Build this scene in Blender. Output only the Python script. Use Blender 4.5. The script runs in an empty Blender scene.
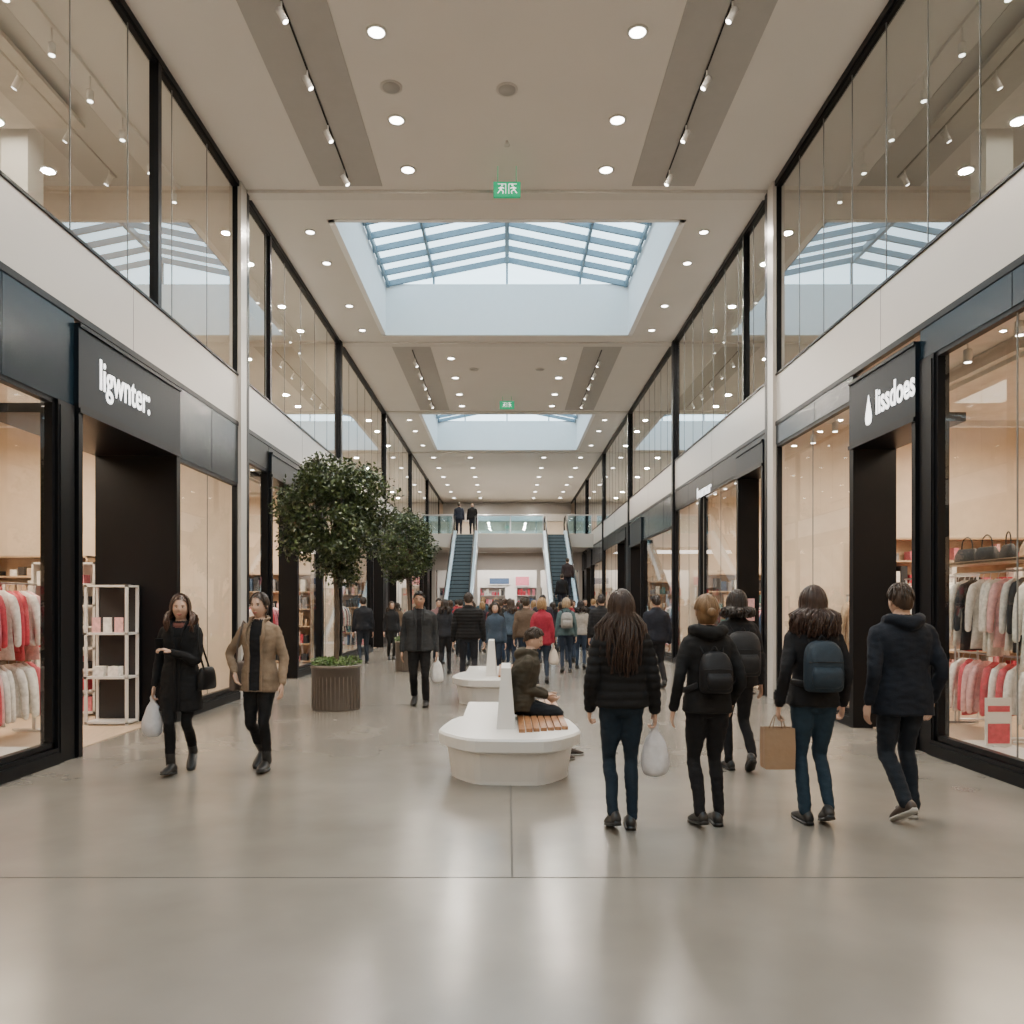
import bpy, math, random
from mathutils import Vector, Matrix, noise
from mathutils.bvhtree import BVHTree
R=random.Random(7)
V=Vector
COL=bpy.context.scene.collection
def mat(name,c,rough=.5,metal=0,spec=.5,bump=None,var=.06,vs=6.0,emit=0,ec=None,coat=0,aniso=None):
    m=bpy.data.materials.new(name); m.use_nodes=True
    nt=m.node_tree; b=nt.nodes['Principled BSDF']
    b.inputs['Roughness'].default_value=rough; b.inputs['Metallic'].default_value=metal
    b.inputs['Specular IOR Level'].default_value=spec; b.inputs['Coat Weight'].default_value=coat
    tc=nt.nodes.new('ShaderNodeTexCoord'); mp=nt.nodes.new('ShaderNodeMapping')
    if aniso: mp.inputs['Scale'].default_value=aniso
    nt.links.new(tc.outputs['Object'],mp.inputs['Vector'])
    n=nt.nodes.new('ShaderNodeTexNoise'); n.inputs['Scale'].default_value=vs; n.inputs['Detail'].default_value=4
    nt.links.new(mp.outputs['Vector'],n.inputs['Vector'])
    r=nt.nodes.new('ShaderNodeValToRGB')
    r.color_ramp.elements[0].position=.3; r.color_ramp.elements[1].position=.7
    r.color_ramp.elements[0].color=tuple(max(0,x*(1-var)) for x in c)+(1,)
    r.color_ramp.elements[1].color=tuple(min(1,x*(1+var)) for x in c)+(1,)
    nt.links.new(n.outputs['Fac'],r.inputs['Fac']); nt.links.new(r.outputs['Color'],b.inputs['Base Color'])
    if bump:
        n2=nt.nodes.new('ShaderNodeTexNoise'); n2.inputs['Scale'].default_value=bump[0]; n2.inputs['Detail'].default_value=3
        nt.links.new(mp.outputs['Vector'],n2.inputs['Vector'])
        bp=nt.nodes.new('ShaderNodeBump'); bp.inputs['Strength'].default_value=bump[1]; bp.inputs['Distance'].default_value=.01
        nt.links.new(n2.outputs['Fac'],bp.inputs['Height']); nt.links.new(bp.outputs['Normal'],b.inputs['Normal'])
    if emit:
        b.inputs['Emission Color'].default_value=tuple(ec or c)+(1,); b.inputs['Emission Strength'].default_value=emit
    return m
def glassmat(name,tint,base=.05,power=4.0,gl=(1,1,1)):
    m=bpy.data.materials.new(name); m.use_nodes=True; nt=m.node_tree; nt.nodes.clear()
    o=nt.nodes.new('ShaderNodeOutputMaterial'); mx=nt.nodes.new('ShaderNodeMixShader')
    t=nt.nodes.new('ShaderNodeBsdfTransparent'); t.inputs[0].default_value=tint+(1,)
    g=nt.nodes.new('ShaderNodeBsdfGlossy'); g.inputs['Roughness'].default_value=.01; g.inputs[0].default_value=gl+(1,)
    lw=nt.nodes.new('ShaderNodeLayerWeight'); lw.inputs[0].default_value=.5
    p=nt.nodes.new('ShaderNodeMath'); p.operation='POWER'; p.inputs[1].default_value=power
    q=nt.nodes.new('ShaderNodeMath'); q.operation='MULTIPLY_ADD'; q.inputs[1].default_value=1-base; q.inputs[2].default_value=base
    nt.links.new(lw.outputs['Facing'],p.inputs[0]); nt.links.new(p.outputs[0],q.inputs[0]); nt.links.new(q.outputs[0],mx.inputs[0])
    nt.links.new(t.outputs[0],mx.inputs[1]); nt.links.new(g.outputs[0],mx.inputs[2]); nt.links.new(mx.outputs[0],o.inputs[0])
    return m
M_WHITE=mat('white_paint',(.62,.60,.565),.6,bump=(60,.03),var=.02)
M_CEIL=mat('ceiling_paint',(.70,.675,.64),.7,var=.015,vs=1)
M_STRIP=mat('ceiling_strip_grey',(.41,.40,.38),.7,var=.02)
M_WELL=mat('skylight_well_white',(.90,.90,.90),.7,var=.01)
M_BULK=mat('bulkhead_panel',(.47,.445,.415),.32,var=.02,vs=1)
M_BLACK=mat('black_metal',(.005,.0055,.007),.35,spec=.15)
M_NAVY=mat('fascia_dark_blue',(.008,.018,.028),.20,spec=.28,var=.03,vs=1)
M_SIGN=mat('sign_panel',(.006,.010,.015),.38,spec=.15,var=.03)
M_STEEL=mat('brushed_steel',(.55,.57,.6),.3,metal=.9)
M_FRAME=mat('skylight_frame',(.16,.23,.28),.5)
M_GLASSL=glassmat('glass_clear',(.80,.82,.79),.13,2.4)
M_GLASSR=glassmat('glass_grey',(.48,.52,.50),.16,2.2)
M_GLASSS=glassmat('shop_glass',(.94,.95,.94),.06,4.5)
M_SKYG=glassmat('skylight_glass',(.78,.91,.97),.03,5)
M_ESCG=glassmat('balustrade_glass',(.62,.84,.93),.15,3)
M_JOINT=mat('glass_joint',(.16,.165,.16),.5)
M_SHOPW=mat('shop_wall_cream',(.76,.64,.51),.7,var=.04)
M_SHOPF=mat('shop_floor_oak',(.50,.38,.27),.4,aniso=(8,1,1),var=.15)
M_SHOPC=mat('shop_ceiling',(.70,.65,.58),.8)
M_LEDW=mat('led_white',(1,.97,.9),.5,emit=16,ec=(1,.96,.88))
M_LETTER=mat('sign_letter',(1,1,1),.5,emit=2.2,ec=(1,1,1))
M_GREEN=mat('exit_green',(.0,.20,.09),.5,emit=.55,ec=(0,.50,.20))
M_EXITW=mat('exit_white',(.9,.95,.92),.5,emit=.9,ec=(1,1,1))
M_CORIAN=mat('white_solid_surface',(.66,.65,.63),.3,var=.01)
M_WOOD=mat('bench_wood',(.30,.14,.06),.4,var=.3,vs=8,aniso=(6,1,1))
M_WOODL=mat('light_wood',(.5,.36,.24),.45,var=.15)
M_PLANT=mat('planter_bronze',(.15,.125,.105),.4,metal=.2,var=.08)
M_SOIL=mat('soil',(.03,.02,.015),.9)
M_BARK=mat('bark',(.085,.06,.042),.85,bump=(40,.6),var=.3)
M_LEAF=[mat('leaf_a',(.032,.052,.018),.38,var=.3),mat('leaf_b',(.070,.100,.032),.38,var=.3),mat('leaf_c',(.014,.028,.011),.45,var=.3),mat('leaf_d',(.11,.19,.05),.5,var=.3)]
ITEMC=[(.55,.05,.08),(.78,.75,.71),(.02,.02,.024),(.58,.17,.22),(.05,.09,.17),(.50,.36,.24),(.74,.42,.42),(.22,.22,.24),(.8,.78,.72),(.10,.22,.23)]
M_ITEM=[mat('merchandise_%d'%i,c,.6,var=.2,vs=20) for i,c in enumerate(ITEMC)]
def floormat():
    m=mat('polished_concrete',(.198,.180,.158),.22,spec=.62,var=.18,vs=.8)
    nt=m.node_tree; b=nt.nodes['Principled BSDF']
    n=nt.nodes.new('ShaderNodeTexNoise'); n.inputs['Scale'].default_value=2.5; n.inputs['Detail'].default_value=8
    mr=nt.nodes.new('ShaderNodeMapRange'); mr.inputs['To Min'].default_value=.15; mr.inputs['To Max'].default_value=.29
    tc=nt.nodes.new('ShaderNodeTexCoord'); nt.links.new(tc.outputs['Object'],n.inputs['Vector'])
    nt.links.new(n.outputs['Fac'],mr.inputs['Value']); nt.links.new(mr.outputs[0],b.inputs['Roughness'])
    return m
M_FLOOR=floormat()
def catmull(P,sub):
    if sub<=1: return P
    out=[]
    n=len(P)
    for i in range(n-1):
        p0=P[max(i-1,0)];p1=P[i];p2=P[i+1];p3=P[min(i+2,n-1)]
        for k in range(sub):
            t=k/sub
            out.append([.5*((2*b)+(-a+c)*t+(2*a-5*b+4*c-d)*t*t+(-a+3*b-3*c+d)*t**3) for a,b,c,d in zip(p0,p1,p2,p3)])
    out.append(list(P[-1])); return out
class MB:
    def __init__(s): s.v=[];s.f=[];s.m=[];s.s=[]
    def add(s,v,f,mi=0,sm=False,M=None):
        o=len(s.v)
        s.v+= [tuple(M@V(p)) for p in v] if M is not None else [tuple(p) for p in v]
        s.f+=[tuple(i+o for i in q) for q in f]; s.m+=[mi]*len(f); s.s+=[sm]*len(f)
    def box(s,x0,x1,y0,y1,z0,z1,mi=0,M=None):
        if x0>x1:x0,x1=x1,x0
        if y0>y1:y0,y1=y1,y0
        s.add([(x0,y0,z0),(x1,y0,z0),(x1,y1,z0),(x0,y1,z0),(x0,y0,z1),(x1,y0,z1),(x1,y1,z1),(x0,y1,z1)],
          [(0,3,2,1),(4,5,6,7),(0,1,5,4),(1,2,6,5),(2,3,7,6),(3,0,4,7)],mi,False,M)
    def quad(s,a,b,c,d,mi=0): s.add([a,b,c,d],[(0,1,2,3)],mi)
    def loft(s,rings,mi=0,sm=True,M=None):
        n=len(rings[0]); v=[p for r in rings for p in r]; f=[]
        for i in range(len(rings)-1):
            for j in range(n):
                k=(j+1)%n; f.append((i*n+j,i*n+k,(i+1)*n+k,(i+1)*n+j))
        f.append(tuple(range(n))[::-1]); f.append(tuple((len(rings)-1)*n+j for j in range(n)))
        s.add(v,f,mi,sm,M)
    def cyl(s,cx,cy,z0,z1,r0,r1=None,n=24,mi=0,sm=True,M=None):
        r1=r0 if r1 is None else r1
        s.loft([[(cx+r*math.cos(a*2*math.pi/n),cy+r*math.sin(a*2*math.pi/n),z) for a in range(n)] for z,r in((z0,r0),(z1,r1))],mi,sm,M)
    def srings(s,rs,n=24,e=2.3,mi=0,M=None,sub=3,sm=True):
        rs=catmull([list(r) for r in rs],sub); out=[]
        for cx,cy,z,rx,ry in rs:
            rr=[]
            for j in range(n):
                a=2*math.pi*j/n; ca,sa=math.cos(a),math.sin(a)
                rr.append((cx+rx*math.copysign(abs(ca)**(2/e),ca),cy+ry*math.copysign(abs(sa)**(2/e),sa),z))
            out.append(rr)
        s.loft(out,mi,sm,M)
    def tube(s,pts,rad,n=10,mi=0,sub=1,M=None,ref=(0,1,0),cap=True):
        rad=[(r,r) if not isinstance(r,(tuple,list)) else r for r in rad]
        P=catmull([list(p)+list(r) for p,r in zip(pts,rad)],sub)
        C=[V(p[:3]) for p in P]; rf=V(ref); out=[]
        if cap:
            t0=(C[0]-C[1]).normalized(); t1=(C[-1]-C[-2]).normalized(); a=P[0];b=P[-1]
            ra=min(a[3],a[4]); rb=min(b[3],b[4])
            C=[C[0]+t0*ra*.9,C[0]+t0*ra*.5]+C+[C[-1]+t1*rb*.5,C[-1]+t1*rb*.9]
            P=[a[:3]+[a[3]*.35,a[4]*.35],a[:3]+[a[3]*.8,a[4]*.8]]+P+[b[:3]+[b[3]*.8,b[4]*.8],b[:3]+[b[3]*.35,b[4]*.35]]
        ps=None
        for i,c in enumerate(C):
            t=(C[min(i+1,len(C)-1)]-C[max(i-1,0)])
            if t.length<1e-9: t=V((0,0,1))
            t.normalize(); sd=rf.cross(t)
            if sd.length<.15: sd=ps if ps else V((1,0,0)).cross(t)
            if ps and sd.dot(ps)<0: sd=-sd
            sd=(sd-t*sd.dot(t)).normalized(); ps=sd; u=t.cross(sd)
            out.append([tuple(c+sd*(P[i][3]*math.cos(2*math.pi*j/n))+u*(P[i][4]*math.sin(2*math.pi*j/n))) for j in range(n)])
        s.loft(out,mi,True,M)
    def ell(s,c,r,mi=0,nu=12,nv=8,M=None):
        v=[];f=[]
        for i in range(nv+1):
            t=math.pi*i/nv
            for j in range(nu):
                p=2*math.pi*j/nu; v.append((c[0]+r[0]*math.sin(t)*math.cos(p),c[1]+r[1]*math.sin(t)*math.sin(p),c[2]+r[2]*math.cos(t)))
        for i in range(nv):
            for j in range(nu):
                k=(j+1)%nu; f.append((i*nu+j,(i+1)*nu+j,(i+1)*nu+k,i*nu+k))
        s.add(v,f,mi,True,M)
    def obj(s,name,mats,parent=None,loc=None):
        me=bpy.data.meshes.new(name); me.from_pydata(s.v,[],s.f)
        for m in mats: me.materials.append(m)
        me.polygons.foreach_set('material_index',s.m); me.polygons.foreach_set('use_smooth',s.s); me.update()
        o=bpy.data.objects.new(name,me); COL.objects.link(o)
        if parent: o.parent=parent
        return o
def area(name,loc,size,power,color,rot=(0,0,0),shape='SQUARE',sy=None,parent=None,spread=math.pi):
    l=bpy.data.lights.new(name,'AREA'); l.shape=shape; l.size=size
    if sy: l.size_y=sy
    l.energy=power; l.color=color; l.spread=spread
    o=bpy.data.objects.new(name,l); COL.objects.link(o); o.location=loc; o.rotation_euler=rot
    if parent: o.parent=parent
    return o
# ------------------------------------------------------------------ room
XW=4.55; HC=8.75
m=MB(); m.box(-9.7,9.7,-10.3,57,-.2,0,0)
for y in (-3.3,4.7,12.7,20.7,28.7): m.box(-XW,XW,y-.006,y+.006,0,.0015,1)
m.box(.025,.037,4.7,42,0,.0015,1)
m.obj('floor',[M_FLOOR,mat('joint_dark',(.06,.054,.048),.7)])
SKY=[(-1.2,5.3),(14.8,21.3),(30.0,37.2)]
m=MB(); ys=-10.3
for a,b in SKY:
    m.box(-9.7,9.7,ys,a,HC,HC+.3,0)
    m.box(-9.7,-3.25,a,b,HC,HC+.3,0); m.box(3.25,9.7,a,b,HC,HC+.3,0); ys=b
m.box(-9.7,9.7,ys,57,HC,HC+.3,0)
for y in (5.6,13.75,21.75,29.6,37.6):
    m.box(-XW+.01,XW-.01,y,y+.25,HC-.05,HC+.01,1)
m.obj('ceiling',[M_CEIL,M_WHITE])
for k,(a,b) in enumerate(SKY):
    m=MB(); Z1=10.1; ZR=10.75; zb=HC-.004
    for s in (-1,1): m.box(s*3.22,s*3.34,a+.02,b-.02,zb,Z1,0)
    m.box(-3.34,3.34,a+.02,a+.12,zb,Z1,0); m.box(-3.34,3.34,b-.12,b-.02,zb,Z1,0)
    for s in (-1,1):
        m.quad((s*3.2,a,Z1+.06),(s*3.2,b,Z1+.06),(0,b,ZR+.06),(0,a,ZR+.06),2)
    def beam(p,q,w,h):
        p=V(p);q=V(q);t=(q-p).normalized(); sd=t.cross(V((0,0,1)))
        sd=(sd if sd.length>.01 else V((1,0,0))).normalized()*w/2; u=t.cross(sd).normalized()*h/2
        vs=[p-sd-u,p+sd-u,p+sd+u,p-sd+u,q-sd-u,q+sd-u,q+sd+u,q-sd+u]
        m.add(vs,[(0,1,2,3),(7,6,5,4),(0,4,5,1),(1,5,6,2),(2,6,7,3),(3,7,4,0)],1)
    nn=9
    for i in range(nn+1):
        y=a+.16+(b-a-.32)*i/nn
        for s in (-1,1): beam((s*3.22,y,Z1-.02),(0,y,ZR-.02),.06,.14)
    for x in (-3.15,-1.95,0,1.95,3.15):
        z=ZR-(ZR-Z1)*abs(x)/3.2-.03; beam((x,a+.1,z),(x,b-.1,z),.10 if x==0 else .06,.14)
    for yy in (b-.07,a+.07):
        m.add([(-3.2,yy,Z1),(3.2,yy,Z1),(0,yy,ZR+.05)],[(0,1,2)],2)
        for x in (-1.95,0,1.95): beam((x,yy,Z1),(x,yy,ZR-(ZR-Z1)*abs(x)/3.2),.05,.06)
    m.obj('window_skylight_%d'%(k+1),[M_WELL,M_FRAME,M_SKYG])
BAYS=[-10.3,-2.3,5.7,13.7,21.7,29.7,37.7,45.7,53.7]
def shell(s,nm):
    m=MB()
    m.box(s*9.5,s*9.7,-10.3,57,0,HC,1)
    m.box(s*XW,s*4.75,-10.3,57,4.68,5.46,0)
    m.box(s*4.75,s*9.5,-10.3,57,4.68,5.3,3)
    for y in BAYS[1:]: m.box(s*4.7,s*9.5,y-.08,y+.08,0,HC,1)
    m.box(s*4.75,s*9.5,-10.3,57,0.0,.012,2)
    for y in (5.7,9.7,13.7,17.7,21.7,25.7,29.7,33.7,37.7): m.box(s*(XW-.002),s*XW,y-.004,y+.004,4.68,5.46,4)
    m.obj(nm,[M_BULK,M_SHOPW,M_SHOPF,M_SHOPC,M_JOINT])
shell(-1,'wall_left'); shell(1,'wall_right')
m=MB(); m.box(-9.7,9.7,-10.5,-10.3,0,HC,0); m.obj('wall_back',[M_WHITE])
m=MB()
for s in (-1,1):
    m.box(s*(XW-.02),s*(XW+.05),-10.3,57,4.61,4.68,0)
    m.box(s*(XW-.02),s*(XW+.05),-10.3,57,5.46,5.49,0)
    m.box(s*(XW-.03),s*(XW+.06),-10.3,57,HC-.09,HC-.002,0)
m.obj('trim_1',[M_BLACK])
for s in (-1,1):
    m=MB(); m.box(s*(XW-.06),s*(XW+.1),13.45,13.74,0,HC,0); m.box(s*(XW-.065),s*(XW+.1),13.74,13.86,0,HC,1)
    m.obj('column',[M_BULK,M_BLACK])
    for y in (5.7,21.7,29.7,37.7,45.7):
        m=MB(); m.box(s*(XW-.04),s*(XW+.1),y-.12,y+.12,0,HC,0); m.box(s*(XW-.055),s*(XW-.04),y-.08,y+.08,0,HC-.01,0); m.obj('column',[M_BLACK])
wc=[0]
def window(s,y0,y1,z0,z1,pane,g,fw=.05,mull=()):
    wc[0]+=1; m=MB(); x0,x1=s*(XW+.0),s*(XW+.08)
    m.box(x0,x1,y0,y1,z1-fw,z1,1)
    m.box(x0,x1,y0,y1,z0,z0+fw,1)
    m.box(x0,x1,y0,y0+fw,z0,z1,1); m.box(x0,x1,y1-fw,y1,z0,z1,1)
    xg=s*(XW+.04); a=(y0,z0),(y1,z0),(y1,z1),(y0,z1)
    m.add([(xg,p[0],p[1]) for p in a],[(0,1,2,3)],0)
    n=max(1,round((y1-y0)/pane))
    for i in range(1,n):
        y=y0+(y1-y0)*i/n; m.box(s*(XW+.034),s*(XW+.046),y-.005,y+.005,z0,z1,2)
    for y in mull: m.box(s*(XW-.02),s*(XW+.1),y-.05,y+.05,z0,z1,1)
    return m.obj('window_%d'%wc[0],[g,M_BLACK,M_JOINT])
dc=[0]
def portal(s,y0,y1,zt,depth,zs=4.56,nd=.16,pr=.06):
    dc[0]+=1; m=MB(); X0=XW-pr
    m.box(s*X0,s*(XW+depth),y1-.12,y1,0,zt,0)
    m.box(s*X0,s*(XW+nd),y0,y0+.08,0,zt,0)
    m.box(s*X0,s*(XW+depth),y0,y1,zt,zt+.10,0)
    m.box(s*X0,s*(XW+.1),y0,y1,zt+.10,zs,1)
    m.box(s*(X0-.02),s*X0,y0,y1,zt,zt+.05,0); m.box(s*(X0-.02),s*X0,y0,y1,zs-.04,zs,0)
    return m.obj('door_%d'%dc[0],[M_BLACK,M_SIGN])
tcn=[10]
def tn(): tcn[0]+=1; return 'trim_%d'%tcn[0]
def fascia(s,y0,y1,z0,dark=M_NAVY):
    m=MB(); m.box(s*(XW-.01),s*(XW+.12),y0,y1,z0,4.60,0)
    y=y0+1.3
    while y<y1-.4: m.box(s*(XW-.013),s*(XW-.01),y-.005,y+.005,z0,4.6,1); y+=2.4
    m.obj(tn(),[dark,M_BLACK])
def base(s,y0,y1):
    m=MB(); m.box(s*(XW-.05),s*(XW+.12),y0,y1,0,.12,0); m.box(s*(XW-.03),s*(XW+.12),y0,y1,.12,.16,0); m.obj('baseboard_'+('left' if s<0 else 'right'),[M_BLACK])
def pier(s,y0,y1,z1,mm=M_BLACK,pr=.03):
    m=MB(); m.box(s*(XW-pr),s*(XW+.15),y0,y1,0,z1,0); m.box(s*(XW-pr-.01),s*(XW-pr),y0+.03,y1-.03,.1,z1-.05,0); m.obj(tn(),[mm])
fascia(-1,5.86,8.35,3.68); window(-1,5.86,8.02,.17,3.68,1.1,M_GLASSS); base(-1,5.86,8.02); pier(-1,8.02,8.33,3.68)
portal(-1,8.35,10.95,3.62,1.05)
fascia(-1,10.95,13.45,3.64); window(-1,10.95,13.45,.17,3.64,1.25,M_GLASSS); base(-1,10.95,13.45)
fascia(1,5.86,8.75,4.28,M_NAVY); window(1,5.86,8.46,.17,4.28,1.3,M_GLASSS); base(1,5.86,8.5); pier(1,8.46,8.75,4.28,pr=.02)
portal(1,8.76,10.45,3.62,.5,4.5)
fascia(1,10.45,13.45,4.30,M_NAVY); window(1,10.45,13.45,.17,4.30,1.5,M_GLASSS); base(1,10.45,13.45)
for s in (-1,1):
    for bi in (0,1,3,4,5,6,7):
        y0,y1=BAYS[bi]+.12,BAYS[bi+1]-.12
        if bi==3: y0=13.86
        zf=3.75 if (bi+s)%2 else 4.15
        if bi>=6: zf=3.7
        fascia(s,y0,y1,zf,M_BLACK if bi%2 else M_NAVY)
        if bi==3 and s==1:   a,b=14.0,15.6
        elif bi==3: a,b=15.2,17.2
        elif bi%2: a,b=y0+.4,y0+2.6
        else: a,b=y1-2.9,y1-.5
        portal(s,a,b,zf-.12,.35,4.5)
        if a-y0>.5:
            window(s,y0,a,.17,zf,1.4,M_GLASSS); base(s,y0,a)
        elif a>y0: pier(s,y0,a,4.5)
        window(s,b,y1,.17,zf,1.4,M_GLASSS); base(s,b,y1)
        if bi in (3,4): pier(s,(b+y1)/2,(b+y1)/2+.25,zf)
for s in (-1,1):
    g=M_GLASSL if s<0 else M_GLASSR
    for bi in range(8):
        y0,y1=BAYS[bi]+.12,BAYS[bi+1]-.12
        if bi==3: y0=13.86
        if bi==2: y1=13.45
        if bi==2 and s<0: mu=(10.4,)
        elif bi==3: mu=(15.3,)
        else: mu=()
        window(s,y0,y1,5.49,HC-.09,1.25 if s<0 else .95,g,.02,mu)
for s in (-1,1):
    for bi in range(7):
        y0,y1=BAYS[bi],BAYS[bi+1]; yc=(y0+y1)/2
        m=MB(); m.box(s*5.9,s*8.3,yc-2.6,yc+2.6,4.44,4.5,1); m.box(s*5.8,s*8.4,yc-2.7,yc+2.7,4.5,4.67,0)
        for yy in (yc-2.7,yc+2.7): m.box(s*5.75,s*8.45,yy-.05,yy+.05,4.36,4.5,0)
        o=m.obj('shop_ceiling_panel',[M_SHOPC,M_SHOPC])
        area('shop_panel_light',(s*7.0,yc,4.34),2.2,(410 if bi in(2,3) else 250),(1,.83,.63),shape='RECTANGLE',sy=5.0,parent=o)
        o2=MB(); o2.box(s*6.2,s*8.0,yc-2,yc+2,HC-.16,HC-.1,0); oo=o2.obj('upper_ceiling_panel',[M_SHOPC])
        area('upper_panel_light',(s*7.1,yc,HC-.2),1.6,(190 if s<0 else 95),(1,.89,.74),shape='RECTANGLE',sy=3.8,parent=oo)
    m=MB()
    for y in [6.2+.9*i for i in range(18)]:
        for x,z in ((5.15,4.45),(5.6,HC-.25)):
            m.cyl(s*x,y,z-.14,z,.045,.045,12,0); m.cyl(s*x,y,z-.145,z-.14,.036,.036,12,1)
            m.cyl(s*x,y,z,z+.2,.012,.012,6,0)
    for x,z in ((5.15,4.62),(5.6,HC-.03)): m.box(s*(x-.02),s*(x+.02),5.9,21.4,z-.02,z+.03,0)
    m.obj('shop_track_spotlights',[M_CEIL,M_LEDW])
def shelf(name,x0,x1,y0,y1,z0,z1,nsh,face,frame=M_WOODL,cols=None,back=True,dens=.9,ph=.6):
    m=MB(); cols=cols or list(range(len(M_ITEM))); t=.03
    if face[0]=='x':
        m.box(x0,x1,y0,y0+t,z0,z1,0); m.box(x0,x1,y1-t,y1,z0,z1,0)
        if back:
            xb=x0 if face=='x+' else x1-t; m.box(xb,xb+t,y0,y1,z0,z1,0)
    else:
        m.box(x0,x0+t,y0,y1,z0,z1,0); m.box(x1-t,x1,y0,y1,z0,z1,0)
        if back: m.box(x0,x1,y1-t,y1,z0,z1,0)
    H=(z1-z0)/nsh
    for i in range(nsh+1):
        z=z0+(z1-z0-t)*i/nsh; m.box(x0,x1,y0,y1,z,z+t,0)
        if i==nsh: break
        L=(y1-y0) if face[0]=='x' else (x1-x0); p=.06; 
        while p<L-.16:
            w=R.uniform(.04,.16); h=R.uniform(.25,.85)*(H-t)*ph/.6; h=min(h,H-t-.03); d=R.uniform(.6,.85)
            if p+w>L-.04: break
            if R.random()<dens:
                c=1+R.choice(cols)
                if face[0]=='x':
                    dx=(x1-x0); a=x0+.05 if face=='x-' else x1-.05-dx*d*.8
                    m.box(a,a+dx*d*.8,y0+p,y0+p+w,z+t,z+t+h,c)
                    if R.random()<.4: m.box(a+.01,a+dx*d*.75,y0+p+.01,y0+p+w-.01,z+t+h,z+t+h+.02,c)
                else: m.box(x0+p,x0+p+w,y0+.03,y0+.03+(y1-y0)*d*.8,z+t,z+t+h,c)
            p+=w+R.uniform(.01,.05)
    return m.obj(name,[frame]+M_ITEM)
def garment(m,M,mi,L=.85):
    m.srings([(0,0,0,.05,.02),(0,0,-.03,.12,.03),(0,0,-.08,.20,.04),(0,0,-.25,.19,.045),(0,0,-.5,.18,.04),(0,0,-L,.22,.055)],16,2.2,mi,M,2)
    for s in (-1,1): m.tube([(s*.17,0,-.09),(s*.22,.0,-.2),(s*.25,.01,-.42),(s*.25,.02,-.62)],[.045,.05,.042,.035],8,mi,2,M)
    m.tube([(0,0,0),(0,0,.04),(.025,0,.065),(0,0,.085)],[.004]*4,5,0,2,M)
def rack(name,x,y0,y1,z,cols,L=.85,zb=0.012,ang=0,gap=(.07,.12)):
    m=MB()
    m.tube([(x,y0,z),(x,y1,z)],[.014,.014],8,0)
    for y in (y0+.03,y1-.03):
        m.tube([(x,y,zb+.02),(x,y,z)],[.014,.014],8,0); m.tube([(x-.25,y,zb+.03),(x+.25,y,zb+.03)],[.016,.016],8,0)
    y=y0+.12
    while y<y1-.1:
        M=Matrix.Translation((x,y,z-.085))@Matrix.Rotation(ang+R.uniform(-.25,.25),4,'Z'); garment(m,M,1+R.choice(cols),L*R.uniform(.8,1.05)); y+=R.uniform(*gap)
    return m.obj(name,[M_STEEL]+M_ITEM)
PI=math.pi
def handbags(name,x,y0,y1,z,cols,s):
    m=MB(); y=y0
    while y<y1:
        w=R.uniform(.13,.2); h=R.uniform(.17,.24); M=Matrix.Translation((x,y+w,z))@Matrix.Rotation(PI/2+R.uniform(-.3,.3),4,'Z'); c=R.choice(cols)
        m.srings([(0,0,0,w*.9,.06),(0,0,.02,w,.08),(0,0,h*.6,w*.95,.065),(0,0,h,w*.75,.025)],18,3,c,M,3)
        m.tube([(-w*.5,0,h-.03),(-w*.4,0,h+.1),(0,0,h+.15),(w*.4,0,h+.1),(w*.5,0,h-.03)],[.008]*5,6,c,3,M)
        y+=2*w+.08
    m.obj(name,M_ITEM)
rack('clothes_rack',5.45,6.7,8.3,1.95,[1,8,8,1,6,1],1.0,.18,.45,(.16,.24))
rack('clothes_rack',5.95,8.7,10.6,2.0,[1,8,8,1,2,8,6],.95,0.012,.5,(.14,.2))
rack('clothes_rack',6.0,9.0,10.6,.98,[1,6,8,0,3],.7,0.012,.5,(.12,.2))
rack('clothes_rack',7.2,7.2,10.2,1.55,[3,6,1,7,0],.9)
rack('clothes_rack',6.4,10.8,12.8,2.0,[1,8,3,0,7],.95,0.012,.4,(.1,.16))
shelf('bag_shelf',5.75,6.15,8.7,10.6,2.10,2.14,1,'x-',cols=[2],dens=0); handbags('display_handbags',5.95,8.8,10.2,2.14,[2,2,7,5],1)
shelf('stocked_shelf',9.05,9.45,6.2,13.2,.05,2.6,6,'x-',cols=[7,1,2,3,6,8,1,2])
shelf('stocked_shelf',6.0,9.0,13.15,13.5,.05,2.7,7,'y-',cols=[0,3,1,2,6,1,7])
m=MB(); m.box(4.72,5.15,5.9,8.40,.012,.14,0); m.box(4.7,5.17,5.88,8.42,.14,.17,0); m.obj('display_plinth',[M_CORIAN])
m=MB(); m.box(4.84,5.10,8.05,8.07,.17,.66,0,); m.box(4.86,5.08,8.045,8.05,.20,.40,1); m.box(4.86,5.08,8.045,8.05,.52,.58,1); m.box(4.9,5.04,8.0,8.12,.17,.185,0); m.obj('poster_stand',[M_CORIAN,M_ITEM[0]])
rack('clothes_rack',5.5,11.2,12.9,1.75,[1,8,5,8,1],.9,ang=.4,gap=(.15,.25))
shelf('stocked_shelf',-9.45,-9.05,6.0,13.3,.05,2.5,6,'x+',cols=[0,1,3,6,8,1,2])
shelf('stocked_shelf',-9.0,-6.9,13.1,13.5,.05,2.4,7,'y-',cols=[1,2,8,5,0,2])
rack('clothes_rack',-5.85,8.6,9.9,1.85,[0,3,6,1,4,2,6],.8,0.012,-.5,(.10,.16))
rack('clothes_rack',-5.9,8.7,9.95,.98,[3,6,1,8,2,0],.7,0.012,-.5,(.10,.16))
shelf('stocked_shelf',-6.75,-5.85,11.3,11.6,.05,2.2,7,'y-',cols=[0,3,2,1,8,2,6],dens=1,frame=M_CORIAN)
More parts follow.
